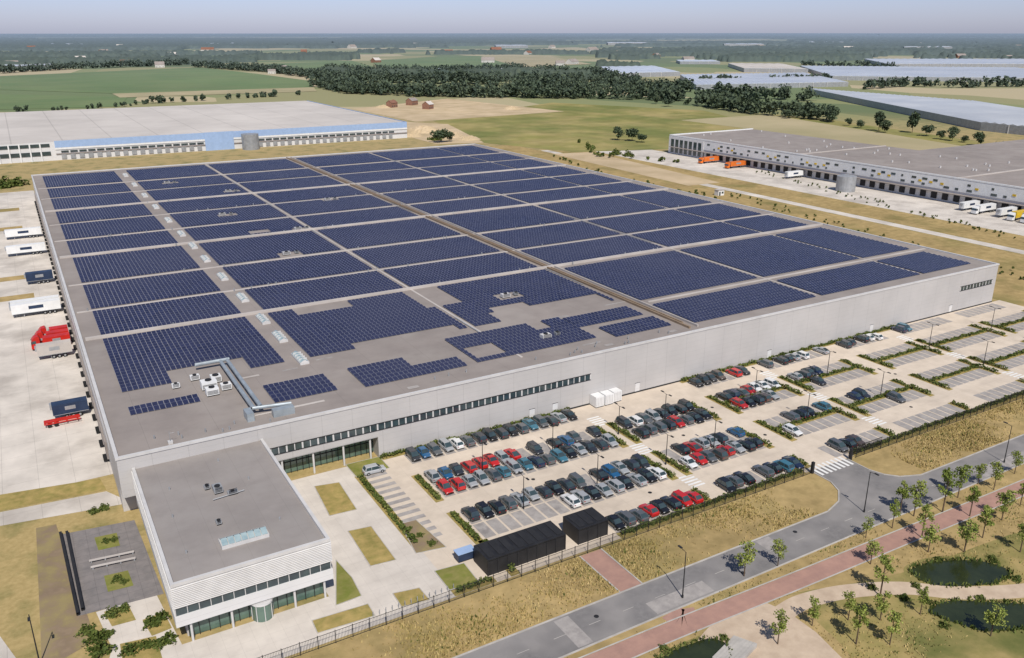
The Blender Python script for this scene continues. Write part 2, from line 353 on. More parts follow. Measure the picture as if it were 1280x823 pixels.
mb.obj('loading_docks',wh)
mb=MB()
mb.box(135.0,135.5,146,488,RZ,RZ+.55,'wood'); mb.box(137.6,138.0,146,488,RZ,RZ+.55,'roof_l'); mb.box(136.3,136.6,150,485,RZ,RZ+.35,'wood')
for a in (90,184,228): mb.box(a-.3,a+.3,150,486,RZ,RZ+.12,'roof_l')
strips=[(173.5,209),(212.5,233),(236,261),(264.2,297.5),(300,323.5),(326.5,353),(356.5,382),(385,413.5),(417,443),(447,484)]
for i,((s0,s1),(t0,t1)) in enumerate(zip(strips[:-1],strips[1:])):
    m=(s1+t0)/2; z=.14 if i%3 else .6; mb.box(A0+1,A1-1,m-.45,m+.45,RZ,RZ+z,'roof_l')
mb.box(140,A1-1,167.6,168.4,RZ,RZ+.16,'roof_l')
mb.obj('roof_seams_and_pipes',wh)
mb=MB()
for (b) in (170,186,201,222,246,270,290,311,338,368,398,430,462):
    mb.box(46.2,48.2,b,b+7,RZ,RZ+.5,'coping')
    mb.face([(46.3,b+.2,RZ+.52),(47.2,b+.2,RZ+1.0),(47.2,b+6.8,RZ+1.0),(46.3,b+6.8,RZ+.52)],'skyl'); mb.face([(47.2,b+.2,RZ+1.0),(48.1,b+.2,RZ+.52),(48.1,b+6.8,RZ+.52),(47.2,b+6.8,RZ+1.0)],'skyl')
    mb.face([(46.3,b+.2,RZ+.52),(48.1,b+.2,RZ+.52),(47.2,b+.2,RZ+1.0)],'coping')
    for k in range(1,5): mb.box(46.3,48.1,b+k*1.4,b+k*1.4+.08,RZ+.5,RZ+1.02,'coping')
mb.obj('skylights',wh)
def hvac(mb,x,y,z,w=2.2,d=1.6,h=1.5,k='trailer'):
    mb.box(x,x+w,y,y+d,z+.25,z+h,k); mb.box(x+.1,x+w-.1,y+.1,y+d-.1,z,z+.25,'dark'); mb.cyl((x+w/2,y+d/2,z+h),min(w,d)*.33,.2,'dark',10)
    for i in range(4): mb.box(x+.15,x+w-.15,y-.03,y-.005,z+.45+i*.22,z+.55+i*.22,'dark')
mb=MB()
for x,y,w,d,h in ((25,166,3,2,1.8),(25.2,162.5,2.4,1.8,1.6),(28.4,164,2,1.6,1.3),(27.5,169,2,2,1.4),(20,170,1.5,1,1),(24,172.4,1.8,1.2,1.1)): hvac(mb,x,y,RZ,w,d,h)
for x in (31.2,32.6):
    mb.tube((x,178,RZ+1.3),(x,150,RZ+1.3),.4,'duct',10)
    for y in range(151,178,4): mb.box(x-.1,x+.1,y,y+.15,RZ,RZ+.9,'steel')
mb.tube((26,178,RZ+1.4),(33.1,178,RZ+1.4),.4,'duct',10); mb.tube((31,150,RZ+1.3),(38,148.6,RZ+1.3),.35,'duct',10); mb.box(34,38,146.5,148,RZ,RZ+1.4,'duct'); mb.box(29.3,30.6,147,150,RZ,RZ+1.6,'duct')
HV=[(84,300),(70,266),(108,190),(66,340),(80,392),(60,430),(112,350),(100,157)]
for x,y in HV: hvac(mb,x,y,RZ,2.4,1.6,1.1,'coping'); hvac(mb,x+4,y+.5,RZ,1.2,1.2,.9,'steel')
for i in range(90):
    x,y=random.uniform(10,255),random.choice([211,234.5,262.5,298.5,324.5,355,383])+random.uniform(-1,1); mb.cyl((x,y,RZ),.18,.9,'steel',8)
for i in range(24): mb.cyl((random.uniform(10,130),random.uniform(145,149),RZ),.15,.7,'steel',8)
for i in range(10): # cable trays
    x=random.choice([44.9,89.4,134.2,183.5]); y=160+i*30; mb.box(x,x+.3,y,y+22,RZ+.1,RZ+.22,'steel')
mb.obj('roof_plant',wh)
mb=MB() # roof walkway mats and repair patches
for i in range(26):
    x,y=random.uniform(9,130),random.choice([146,149,168.5,171,211,234.6,262.6,299,325,355]); w,d=random.uniform(2,7),random.uniform(.6,1.4)
    mb.face([(x,y,RZ+.012+i*.002),(x+w,y,RZ+.012+i*.002),(x+w,y+d,RZ+.012+i*.002),(x,y+d,RZ+.012+i*.002)],random.choice(['roof_l','bay','bay']))
mb.obj('roof_patches',wh)
def panelmat():
    m,n,l,b=base_mat('solar_glass',.2,.5)
    uv=n.new('ShaderNodeUVMap'); sp=n.new('ShaderNodeSeparateXYZ'); l.new(uv.outputs[0],sp.inputs[0])
    def edge(o,w,per=1.0):
        q=math_(n,l,'FRACT',math_(n,l,'MULTIPLY',o,per)); q=math_(n,l,'ABSOLUTE',math_(n,l,'SUBTRACT',q,.5)); return math_(n,l,'GREATER_THAN',q,.5-w)
    fr=math_(n,l,'MAXIMUM',edge(sp.outputs[0],.032),edge(sp.outputs[1],.02))
    ce=math_(n,l,'MAXIMUM',edge(sp.outputs[0],.03,6),edge(sp.outputs[1],.03,10))
    g=n.new('ShaderNodeNewGeometry')
    c=mixn(n,l,g.outputs['Random Per Island'],(.013,.016,.046),(.022,.027,.074))
    c=mixn(n,l,noise(n,l,g.outputs['Position'],.02,4),c,(.034,.037,.075))
    c=mixn(n,l,math_(n,l,'MULTIPLY',ce,.12),c,(.25,.27,.34)); c=mixn(n,l,fr,c,(.26,.27,.32))
    l.new(c,b.inputs['Base Color']); return m
PM=panelmat()
pos=[]
def fill(a0,a1,b0,b1,holes=()):
    na=int((a1-a0)/1.06); nb=int((b1-b0)/1.86)
    for j in range(nb):
        for i in range(na):
            x,y=a0+i*1.06,b0+j*1.86
            if any(h[0]<x<h[1] and h[2]<y<h[3] for h in holes): continue
            pos.append((x,y))
holes=[(x-1.5,x+6,y-2.5,y+3) for x,y in HV]+[(86,97,192,208),(55,70,202,209),(100,110,176,184),(20,36,172,180),(68,76,300,306),(60,86,172,176),(98,132,172,180)]
cols=[(11,44.8),(49.5,89.3),(90.8,134),(139,183.4),(184.8,227.5),(228.7,253)]
for ci,(c0,c1) in enumerate(cols):
    for s0,s1 in strips:
        if ci>2 and s0==173.5: s0=170
        fill(c0,c1,s0,s1,holes)
    if ci>2: fill(c0,c1,148.5,167)
fill(36,49,153,164); fill(11,24,161,165); fill(54,78,151.5,163,[(66,79,157,164)]); fill(80,112,152,170,[(80,88,152,160),(102,106,163,171)]); fill(116,133,150,158); fill(112,133,160,169)
pos=np.array(pos); n=len(pos); x,y=pos[:,0],pos[:,1]; dz=rng.normal(0,.012,n)
V=np.stack([np.stack([x,y,RZ+.15+dz],1),np.stack([x+1.0,y,RZ+.15-dz],1),np.stack([x+1.0,y+1.62,RZ+.45+dz],1),np.stack([x,y+1.62,RZ+.45+dz],1)],1).reshape(-1,3)
me=np_mesh('solar_panels',V,np.arange(n*4).reshape(n,4),[PM],uv=np.tile(np.array([[0,0],[1,0],[1,1],[0,1]]),(n,1)))
link(bpy.data.objects.new('solar_panel_array',me))
# ---------------------------------------------------------------- office wing
of=empty('office_wing')
OA0,OA1,OB0,OZ=8.6,30.8,105.6,9.7
mb=MB()
mb.box(OA0+.4,OA1-.4,OB0+.4,B0-.01,3.3,OZ-.05,'dark',top='roof_o'); mb.box(OA0+1.4,OA1-1.0,OB0+1.8,B0+2.7,0,3.29,'clad')
mb.obj('structure',of)
mb=MB()
mb.box(OA0,OA1,OB0,OB0+.5,OZ-.1,OZ+.4,'coping'); mb.box(OA0,OA0+.5,OB0+.5,B0-.2,OZ-.1,OZ+.4,'coping'); mb.box(OA1-.5,OA1,OB0+.5,B0-.2,OZ-.1,OZ+.4,'coping')
for i in range(12):
    z=6.3+i*.275
    mb.box(OA0,OA1,OB0-.12,OB0+.18,z,z+.13,'louvre'); mb.box(OA0-.12,OA0+.18,OB0+.2,B0-.2,z,z+.13,'louvre'); mb.box(OA1-.18,OA1+.12,OB0+.2,B0-.2,z,z+.13,'louvre')
mb.box(OA0-.02,OA1+.02,OB0-.03,OB0+.35,3.2,4.9,'cladl'); mb.box(OA0-.03,OA0+.35,OB0+.36,B0-.2,3.2,4.9,'cladl'); mb.box(OA1-.35,OA1+.03,OB0+.36,B0-.2,3.2,4.9,'cladl')
mb.box(OA0+.1,OA1-.1,OB0+.2,OB0+.38,4.9,6.25,'glass'); mb.box(OA0+.2,OA0+.38,OB0+.4,B0-.2,4.9,6.25,'glass'); mb.box(OA1-.38,OA1-.2,OB0+.4,B0-.2,4.9,6.25,'glass')
for i in range(15): x=OA0+.1+i*1.56; mb.box(x,x+.1,OB0+.1,OB0+.19,4.9,6.25,'coping')
for i in range(24): y=OB0+.3+i*1.55; mb.box(OA0+.1,OA0+.19,y,y+.1,4.9,6.25,'coping'); mb.box(OA1-.19,OA1-.1,y,y+.1,4.9,6.25,'coping')
mb.obj('louvred_facade',of)
mb=MB()
mb.box(OA0+1.6,OA1-1.2,OB0+1.5,OB0+1.78,.15,3.18,'glassg')
for i in range(15): x=OA0+1.6+i*1.38; mb.box(x,x+.09,OB0+1.38,OB0+1.49,0,3.19,'dark')
mb.cyl((20.3,OB0+.9,0),1.5,2.7,'glassg',20); mb.cyl((20.3,OB0+.9,2.72),1.6,.3,'cladl',20)
for k in range(8): mb.box(20.3+1.52*math.cos(k*.785)-.05,20.3+1.52*math.cos(k*.785)+.05,OB0+.9+1.52*math.sin(k*.785)-.05,OB0+.9+1.52*math.sin(k*.785)+.05,0,2.7,'coping')
for a in (10.5,16,25,29.5): mb.cyl((a,OB0+.5,0),.18,3.2,'coping')
mb.box(OA1-.98,OA1-.88,OB0+2,B0-2,.3,3.1,'glassg')
for i in range(22): y=OB0+2.2+i*1.55; mb.box(OA1-.87,OA1-.82,y,y+.1,.2,3.2,'dark')
mb.obj('ground_floor_glazing',of)
mb=MB()
mb.box(16.6,23.4,111.2,113.6,OZ-.05,OZ+.5,'coping')
for i in range(7): mb.face([(16.7+i*.95,111.3,OZ+.55),(17.55+i*.95,111.3,OZ+.55),(17.55+i*.95,112.4,OZ+1.1),(16.7+i*.95,112.4,OZ+1.1)],'skyl'); mb.face([(16.7+i*.95,112.4,OZ+1.1),(17.55+i*.95,112.4,OZ+1.1),(17.55+i*.95,113.5,OZ+.55),(16.7+i*.95,113.5,OZ+.55)],'skyl')
hvac(mb,19,127.5,OZ-.05,1.4,2.2,.9,'steel'); hvac(mb,20.8,126,OZ-.05,1.6,.9,.6,'steel'); hvac(mb,17.9,129.7,OZ-.05,.9,.9,.7,'steel'); hvac(mb,17.3,118,OZ-.05,.8,1.1,.6,'steel')
mb.tube((18.4,125.8,OZ+.2),(23.4,126.4,OZ+.2),.1,'steel')
for x,y in ((12,113),(13,133),(25,130),(26,115),(22,139),(12,124)): mb.cyl((x,y,OZ-.05),.14,.5,'steel',8)
mb.obj('roof_fittings',of)
mb=MB(); mb.cyl((15.5,145.2,RZ),.05,2.4,'steel',6); mb.box(15.1,15.9,144.9,145.7,RZ,RZ+.5,'coping'); mb.tube((15.5,145.2,RZ+2),(16.3,145.2,RZ+2),.03,'steel'); mb.obj('weather_mast',wh)
# ---------------------------------------------------------------- neighbouring warehouses
nb=empty('pale_roof_warehouse'); mb=MB()
mb.box(-260,276,640,905,0,12,'cladl',top='roofbeige'); mb.obj('walls_and_roof',nb)
mb=MB()
mb.box(25,276,639.7,639.98,8.2,12.6,'blue'); mb.box(25,276,639.6,639.69,6.9,8.15,'trailer'); mb.box(120,140,639.3,639.59,0,12.8,'blue')
for i in range(44):
    x=28+i*5.4
    if 118<x<142: continue
    mb.box(x,x+3.0,639.5,639.95,.8,3.8,'steel'); mb.box(x+.2,x+4.6,639.6,639.95,5.0,6.1,'glass')
mb.box(25,276,639.4,639.49,3.9,4.5,'roof')
mb.box(-100,22,639.6,639.95,9,11,'glass'); mb.box(-100,22,639.6,639.95,3.5,6,'glass')
for i in range(20): mb.box(-98+i*6,-97.2+i*6,639.4,639.58,0,11.5,'trailer')
mb.box(276.02,276.3,642,900,8,12.6,'blue')
mb.cyl((150,632,0),6,11,'steel',24); mb.obj('facade',nb)
nb=empty('grey_roof_warehouse'); mb=MB()
mb.box(399,478,60,465,0,12,'cladl',top='roof'); mb.box(398.6,399.4,60,465,12,12.7,'trailer'); mb.box(399.4,478,464.2,465.2,12,12.7,'trailer')
for b in (150,250,350): mb.box(400,478,b,b+.8,12,12.5,'roof_l')
mb.box(478.01,700,60,330,0,11.4,'cladl',top='roof')
for i in range(60): mb.cyl((random.uniform(404,474),random.uniform(80,460),12),.5,1.0,'coping',8)
mb.obj('walls_and_roof',nb); mb=MB()
mb.box(398.7,398.98,60,465,6.0,11.9,'trailer')
for i in range(64):
    b=70+i*6.1
    mb.box(398.5,398.97,b,b+3.0,.9,4.0,'dark')
    for zz in (6.6,9.2):
        if random.random()<.75: mb.box(398.6,398.69,b+random.uniform(0,2),b+3,zz,zz+1.1,'glass')
    if random.random()<.3: mb.box(398.55,398.68,b+3.3,b+5,8,9,'yellow')
mb.box(396,398.9,110,462,4.6,4.9,'roof'); mb.box(398.4,398.65,430,465,0,11.5,'cladl')
for i in range(7): mb.box(398.3,398.39,432+i*4.6,435+i*4.6,1,10,'glass')
mb.cyl((381,300,0),5,8,'steel',24); mb.cyl((381,300,8),5,.8,'steel',24,r2=1)
mb.obj('facade_and_tank',nb)
def greenhouse(px,k,hh=6,pitch=8,name='greenhouse'):
    pts=[G(*p) for p in px]; p0,p1,p3=[np.array(q) for q in (pts[0],pts[1],pts[2])]
    e=(p1-p0); L=np.linalg.norm(e); e/=L; d=p3-p0; n=max(2,int(L/pitch)); mb=MB(); st=L/n; rh=min(st*.12,1.0)
    for i in range(n):
        q=p0+e*i*st; r=p0+e*(i+.5)*st; s=p0+e*(i+1)*st
        mb.face([(*q,hh),(*r,hh+rh),(*(r+d),hh+rh),(*(q+d),hh)],k); mb.face([(*r,hh+rh),(*s,hh),(*(s+d),hh),(*(r+d),hh+rh)],k)
        mb.face([(*q,hh),(*s,hh),(*r,hh+rh)],'ghd')
    mb.face([(*p0,0),(*p1,0),(*p1,hh),(*p0,hh)],'steel'); mb.face([(*p0,0),(*(p0+d),0),(*(p0+d),hh),(*p0,hh)],'steel'); mb.face([(*p1,0),(*(p1+d),0),(*(p1+d),hh),(*p1,hh)],'steel')
    for i in range(1,int(L/25)):
        q=p0+e*i*25; mb.box(q[0]-.4,q[0]+.4,q[1]-.8,q[1]-.2,0,hh,'coping')
    return mb.obj(name)
greenhouse([(1225,163),(1700,215),(1010,117)],'gh',7,8)
greenhouse([(870,112),(1060,108),(850,98)],'ghd',7,10)
greenhouse([(1040,100),(1400,104),(1000,86)],'ghd',7,12)
greenhouse([(930,90),(1010,91),(910,83)],'roofbeige',8,20,'distant_hall')
greenhouse([(1110,84),(1400,84),(1080,77)],'ghd',8,20)
greenhouse([(770,97),(850,95),(750,88)],'gh',8,20,'distant_hall')
greenhouse([(515,92),(640,90),(512,88.5)],'gh',5,20,'distant_hall')
greenhouse([(-30,88),(70,84),(-30,84.5)],'gh',6,20,'distant_hall')
greenhouse([(850,80),(900,80),(845,78)],'gh',7,20,'distant_hall')
for q in ((620,60,40),(905,58,50),(1130,62,60),(260,57,40),(60,58,45),(1010,55,60),(760,56,50)): greenhouse([(q[0],q[1]),(q[0]+q[2],q[1]),(q[0]-2,q[1]-.8)],'gh',14,60,'distant_hall')
def house(a,b,w,d,h,rz,roof,wall,name='farmhouse'):
    mb=MB(); mb.box(-w/2,w/2,-d/2,d/2,0,h,wall); r=h+d*.38
    mb.face([(-w/2-.3,-d/2-.4,h),(w/2+.3,-d/2-.4,h),(w/2+.3,0,r),(-w/2-.3,0,r)],roof); mb.face([(-w/2-.3,d/2+.4,h),(w/2+.3,d/2+.4,h),(w/2+.3,0,r),(-w/2-.3,0,r)],roof)
    mb.face([(-w/2,-d/2,h),(-w/2,d/2,h),(-w/2,0,r-.1)],wall); mb.face([(w/2,-d/2,h),(w/2,d/2,h),(w/2,0,r-.1)],wall)
    for i in range(3): x=-w/2+w*(i+.5)/3; mb.box(x-.7,x+.7,-d/2-.05,-d/2-.01,1,2.4,'glass')
    mb.box(w*.2,w*.2+.7,-.35,.35,r-.6,r+.8,'brick'); mb.obj(name,loc=(a,b,0),rz=rz)
hp=[(25,80),(45,82),(60,78),(85,80),(15,83),(340,92),(350,89),(300,75),(215,70),(470,78),(700,82),(715,80),(560,66),(620,64),(80,68),(130,66),(860,76),(1010,70),(1100,68),(1200,72),(900,66),(770,68),(380,66),(180,79),(260,64),(660,68),(1240,66),(490,134),(515,131),(535,136),
  (150,60),(330,58),(440,60),(520,57),(690,60),(740,64),(830,58),(950,60),(1060,62),(1150,57),(1270,60),(40,62),(100,75),(200,84),(160,82),(1260,75),(610,78),(820,71)]
for i,(x,y) in enumerate(hp):
    g=G(x,y); s=1.0 if y>90 else (1.7 if y>64 else 2.4)
    if 27<=i<30: s=.7
    house(g[0],g[1],random.uniform(12,24)*s,random.uniform(9,13)*s,4+1.5*s,random.uniform(-.6,.6),random.choice(['tile','roof','roof','roofbeige','roofbeige']),random.choice(['render','brick','render']))
# ---------------------------------------------------------------- fence
mb=MB()
for i in range(112):
    a=-20+i*2.5
    if 120<a<134: continue
    mb.box(a-.05,a+.05,95.55,95.65,0,2.2,'dark')
    mb.box(a,a+2.5,95.58,95.62,2.0,2.06,'dark'); mb.box(a,a+2.5,95.58,95.62,.15,.2,'dark')
    for k in range(1,12): mb.box(a+k*.21-.015,a+k*.21+.015,95.585,95.615,.2,2.0,'dark')
mb.obj('perimeter_fence')
mb=MB(); mb.box(122.3,122.8,95.4,95.9,0,2.4,'dark'); mb.box(133.2,133.7,95.4,95.9,0,2.4,'dark')
mb.box(134,144,96.5,96.56,.2,.3,'dark'); mb.box(134,144,96.5,96.56,1.9,2.0,'dark')
for k in range(50): mb.box(134+k*.2,134.04+k*.2,96.51,96.55,.3,1.9,'dark')
mb.obj('sliding_gate')
# ---------------------------------------------------------------- parking bays + hedges + cars
blocks=[(57.5,98),(103,123),(131.5,150.5),(155,177),(184,202.5),(207.5,230),(237,259)]
rows=[(140,0),(130.3,1),(125.3,1),(115,1),(110,1),(100,0)]
mb=MB(); hl=[]
for bi,(a0,a1) in enumerate(blocks):
    n=int((a1-a0)/2.5)
    for rb,dbl in rows:
        if rb==140 and bi==1: continue
        if rb==100 and bi==0: rng0=range(8,n)
        else: rng0=range(n)
        for i in rng0: mb.face([(a0+i*2.5+.2,rb-2.35,.05),(a0+i*2.5+2.3,rb-2.35,.05),(a0+i*2.5+2.3,rb+2.35,.05),(a0+i*2.5+.2,rb+2.35,.05)],'bay')
    for m in (127.8,112.5):
        hl.append(((a0-1.2,m-5),(a0-1.2,m+5))); hl.append(((a0+n*2.5+.8,m-5),(a0+n*2.5+.8,m+5)))
        if bi>1: hl.append(((a0,m),(a0+n*2.5,m)))
    hl.append(((a0+n*2.5+.8,98),(a0+n*2.5+.8,102)))
for i in range(12): mb.face([(47.6,112.3+i*2.2,.05),(52,112.3+i*2.2,.05),(52,113.4+i*2.2,.05),(47.6,113.4+i*2.2,.05)],'bay')
mb.obj('parking_bays')
hl+=[((53,142.9),(98,142.9)),((131,142.9),(215,142.9)),((78,97),(121,97)),((136,97),(262,97)),((46.9,112),(46.9,138)),((47,97.2),(53,97.2)),((57,97),(57,107))]
C=[]; mbh=MB()
for p,q in hl:
    L=math.dist(p,q); n=int(L*36); t=rng.uniform(0,1,n); w=rng.uniform(-.5,.5,n); z=rng.uniform(0,1,n)**.5*(.7+.2*np.sin(t*L*1.7)+.15*np.sin(t*L*.6))
    dx,dy=(q[0]-p[0])/L,(q[1]-p[1])/L
    C.append(np.stack([p[0]+dx*L*t-dy*w,p[1]+dy*L*t+dx*w,z],1))
    r=.85; mbh.face([(p[0]+dy*r-dx*.6,p[1]-dx*r-dy*.6,.056),(q[0]+dy*r+dx*.6,q[1]-dx*r+dy*.6,.056),(q[0]-dy*r+dx*.6,q[1]+dx*r+dy*.6,.056),(p[0]-dy*r-dx*.6,p[1]+dx*r-dy*.6,.056)],'drylawn')
mbh.obj('planting_strip')
V,Fq=quads(np.concatenate(C),.34); link(bpy.data.objects.new('hedge',np_mesh('hedge',V,Fq,['hedge'])))
def carpaint():
    m,n,l,b=base_mat('car_paint',.25,.6); b.inputs['Coat Weight'].default_value=.6
    oi=n.new('ShaderNodeObjectInfo'); l.new(oi.outputs['Color'],b.inputs['Base Color']); return m
MT['carpaint']=carpaint(); MT['lampw']=M('headlamp',(.7,.7,.68),rough=.2); MT['lampr']=M('tail_lamp',(.4,.02,.02),rough=.3)
def car_mesh(name,L=4.3,hr=1.45,rear=.9,hood=1.0):
    mb=MB(); h=L/2
    st=[(h,.38,.62,.68),(h-.12,.24,.74,.82),(h-.9,.2,.86,.89),(h-1.35,.2,.95,.9),(0,.2,.97,.91),(-h+.7,.2,1.0,.9),(-h+.12,.24,.98,.84),(-h,.4,.86,.72)]
    R=[]
    for x,zb,zt,w in st: R.append([(x,-w*.92,zb),(x,-w,zb+.2),(x,-w,zt-.2),(x,-w*.86,zt),(x,0,zt+.03),(x,w*.86,zt),(x,w,zt-.2),(x,w,zb+.2),(x,w*.92,zb)])
    mb.loft(R,lambda a,j:'dark' if j==8 else 'carpaint')
    f=h-hood; r=-h+rear*.2
    cs=[(f,.93,.95,.80,.78),(f-.75,.93,hr-.04,.80,.60),(f-1.0,.93,hr,.81,.60),(r+rear,.93,hr,.81,.60),(r+.12,.93,1.02,.78,.74)]
    R=[[(x,-w,zb),(x,-w2-.06,zt-.10 if zt>1.1 else zt),(x,-w2,zt),(x,w2,zt),(x,w2+.06,zt-.10 if zt>1.1 else zt),(x,w,zb)] for x,zb,zt,w,w2 in cs]
    mb.loft(R,lambda a,j:('glass' if a in(0,3) else 'carpaint') if j in (1,2,3) else 'glass')
    mid=(f-1.0+r+rear)/2
    for s in (-1,1):
        for x in (mid,r+rear): mb.tube((x,s*.80,.93),(x,s*.66,hr-.06),.05,'carpaint',4)
        mb.tube((f-.05,s*.77,.96),(f-.8,s*.64,hr-.06),.045,'carpaint',4); mb.tube((r+.15,s*.76,1.0),(r+rear,s*.64,hr-.04),.06,'carpaint',4)
        mb.box(f-.55,f-.35,s*.98-.08,s*.98+.08,.98,1.1,'carpaint')
        for x in (h-.82,-h+.82):
            mb.cyl((x,s*.84-.1,.32),.33,.2,'tyre',14,'y'); mb.cyl((x,s*.945-.005,.32),.19,.012,'steel',10,'y')
        mb.box(h-.14,h-.02,s*.6-.15,s*.6+.15,.58,.7,'lampw'); mb.box(-h+.0,-h+.1,s*.62-.12,s*.62+.12,.7,.9,'lampr')
    mb.box(h-.03,h+.01,-.35,.35,.36,.5,'dark')
    return mb.mesh(name)
CM=[car_mesh('hatchback',4.0,1.46,.75,1.0),car_mesh('saloon',4.6,1.42,1.35,1.2),car_mesh('estate',4.55,1.48,.55,1.15),car_mesh('suv',4.4,1.66,.6,1.1),car_mesh('mpv',4.4,1.62,.4,.85)]
pal=[(.012,.012,.014)]*7+[(.03,.033,.04)]*6+[(.10,.105,.11)]*4+[(.015,.025,.06)]*3+[(.33,.34,.35)]*4+[(.68,.68,.67)]*3+[(.42,.02,.018)]*1+[(.02,.10,.22),(.08,.06,.05),(.05,.16,.22)]
def park(a,b,col=None,rz=None):
    o=bpy.data.objects.new('parked_car',random.choice(CM)); o.location=(a+random.uniform(-.15,.15),b+random.uniform(-.35,.35),.05)
    o.rotation_euler=(0,0,(rz if rz is not None else random.choice((math.pi/2,-math.pi/2)))+random.uniform(-.035,.035))
    c=col or random.choice(pal); o.color=(*c,1); link(o)
RED=(.5,.02,.018); WH=(.7,.7,.69)
occ=[(0,140,0,16,.97),(2,140,0,7,.95),(3,140,0,9,.9),(4,140,0,7,.9),(5,140,0,2,.9),
 (0,130.3,0,16,.95),(0,125.3,0,16,.97),(0,115,0,16,.97),(0,110,7,16,.95),(0,100,8,16,1),
 (1,130.3,0,8,1),(1,125.3,0,8,.9),(1,115,1,8,.75),(1,110,0,8,.85),(1,100,0,8,.9),
 (2,130.3,0,7,.95),(2,125.3,0,5,.7),(2,115,2,7,.8),(2,110,0,6,.7),(2,100,1,4,.9),
 (3,130.3,0,4,.8),(3,125.3,0,2,.5),(3,115,1,3,.5),(3,110,4,5,1)]
for bi,rb,i0,i1,p in occ:
    a0=blocks[bi][0]
    for i in range(i0,i1):
        if random.random()<p:
            col=None
            if bi==0 and rb==130.3 and i in (3,4,5,7): col=RED
            if bi==0 and rb==125.3 and i in (0,1): col=RED
            if bi==0 and rb==100 and i in (14,15,11): col=RED
            if bi==2 and rb==140 and i in (4,5): col=RED
            if bi==2 and rb==130.3 and i in (4,5,6): col=WH
            if bi==1 and rb==110 and i in (0,1): col=(WH,RED)[i]
            if bi==0 and rb==110 and i in (7,15): col=WH
            park(a0+1.25+i*2.5,rb,col)
park(50,138.3,(.4,.41,.42),0)
# ---------------------------------------------------------------- sheds, containers, lamps
for a0,a1,name in ((53,67.5,'bicycle_shed'),(70,76,'bicycle_shed')):
    mb=MB(); mb.box(a0,a1,98.3,103,2.75,2.95,'black'); mb.box(a0,a1,102.8,102.95,0,2.75,'black'); mb.box(a0,a0+.12,98.4,102.8,0,2.75,'black'); mb.box(a1-.12,a1,98.4,102.8,0,2.75,'black'); mb.box(a0+.13,a1-.13,98.35,98.45,0,2.6,'black')
    n=int((a1-a0)/1.8)
    for i in range(n+1): x=a0+.06+i*(a1-a0-.12)/n; mb.box(x-.06,x+.06,98.26,98.34,0,2.74,'dark')
    for i in range(n): mb.box(a0+.5+i*1.8,a0+1.6+i*1.8,98.8,102.6,2.96,3.02,'dark')
    mb.obj(name)
for i,(a,b) in enumerate(((104,140.8),(106.6,140.8),(109.2,141.2))):
    mb=MB(); mb.box(0,2.3,0,2.4,.2,2.6,'trailer'); mb.box(.05,2.25,.05,2.35,0,.2,'dark')
    for k in range(5): mb.box(.15+k*.42,.35+k*.42,-.05,-.01,.4,2.4,'coping')
    mb.obj('storage_container',loc=(a,b,.03))
mb=MB(); mb.box(0,3,0,1.6,.2,1.5,'navy'); mb.box(-.1,3.1,-.1,1.7,1.5,1.6,'blue'); mb.box(.1,2.9,.1,1.5,0,.2,'dark'); mb.obj('waste_container',loc=(50.6,103.6,.04))
mb=MB(); mb.box(0,4,0,3,0,2.8,'trailer'); mb.box(-.2,4.2,-.2,3.2,2.8,3,'roof_l'); mb.box(.5,1.5,-.05,-.01,.05,2.1,'glass'); mb.box(2.2,3.5,-.05,-.01,1,2,'glass'); mb.obj('site_cabin',loc=(312,323,0))
def lamp(a,b,h=8,dbl=False,rz=0):
    mb=MB(); mb.tube((0,0,0),(0,0,h),.10,'dark',8,r2=.06); mb.cyl((0,0,0),.16,.5,'dark',8)
    for s in ((1,-1) if dbl else (1,)): mb.tube((0,0,h-.05),(0,s*1.3,h+.15),.04,'dark',6); mb.box(-.16,.16,s*1.3-.4,s*1.3+.4,h+.1,h+.22,'dark')
    mb.obj('street_lamp',loc=(a,b,0),rz=rz)
for x,y in ((853,747),(1080,640),(1255,578),(50,830)): g=G(x,y); lamp(g[0],max(g[1],0),8,rz=math.pi if g[1]>80 else 0)
for a in (101,165,205,233): 
    for b in (127.8,112.5): lamp(a-.5,b,6.5,True)
for a in (68,84,113,140): lamp(a,112.5,6.5,True); lamp(a,127.8,6.5,True)
mb=MB()
for i in range(14): mb.cyl((34+i*1.0,98.2,0),.07,.9,'steel',8)
mb.obj('bollards')
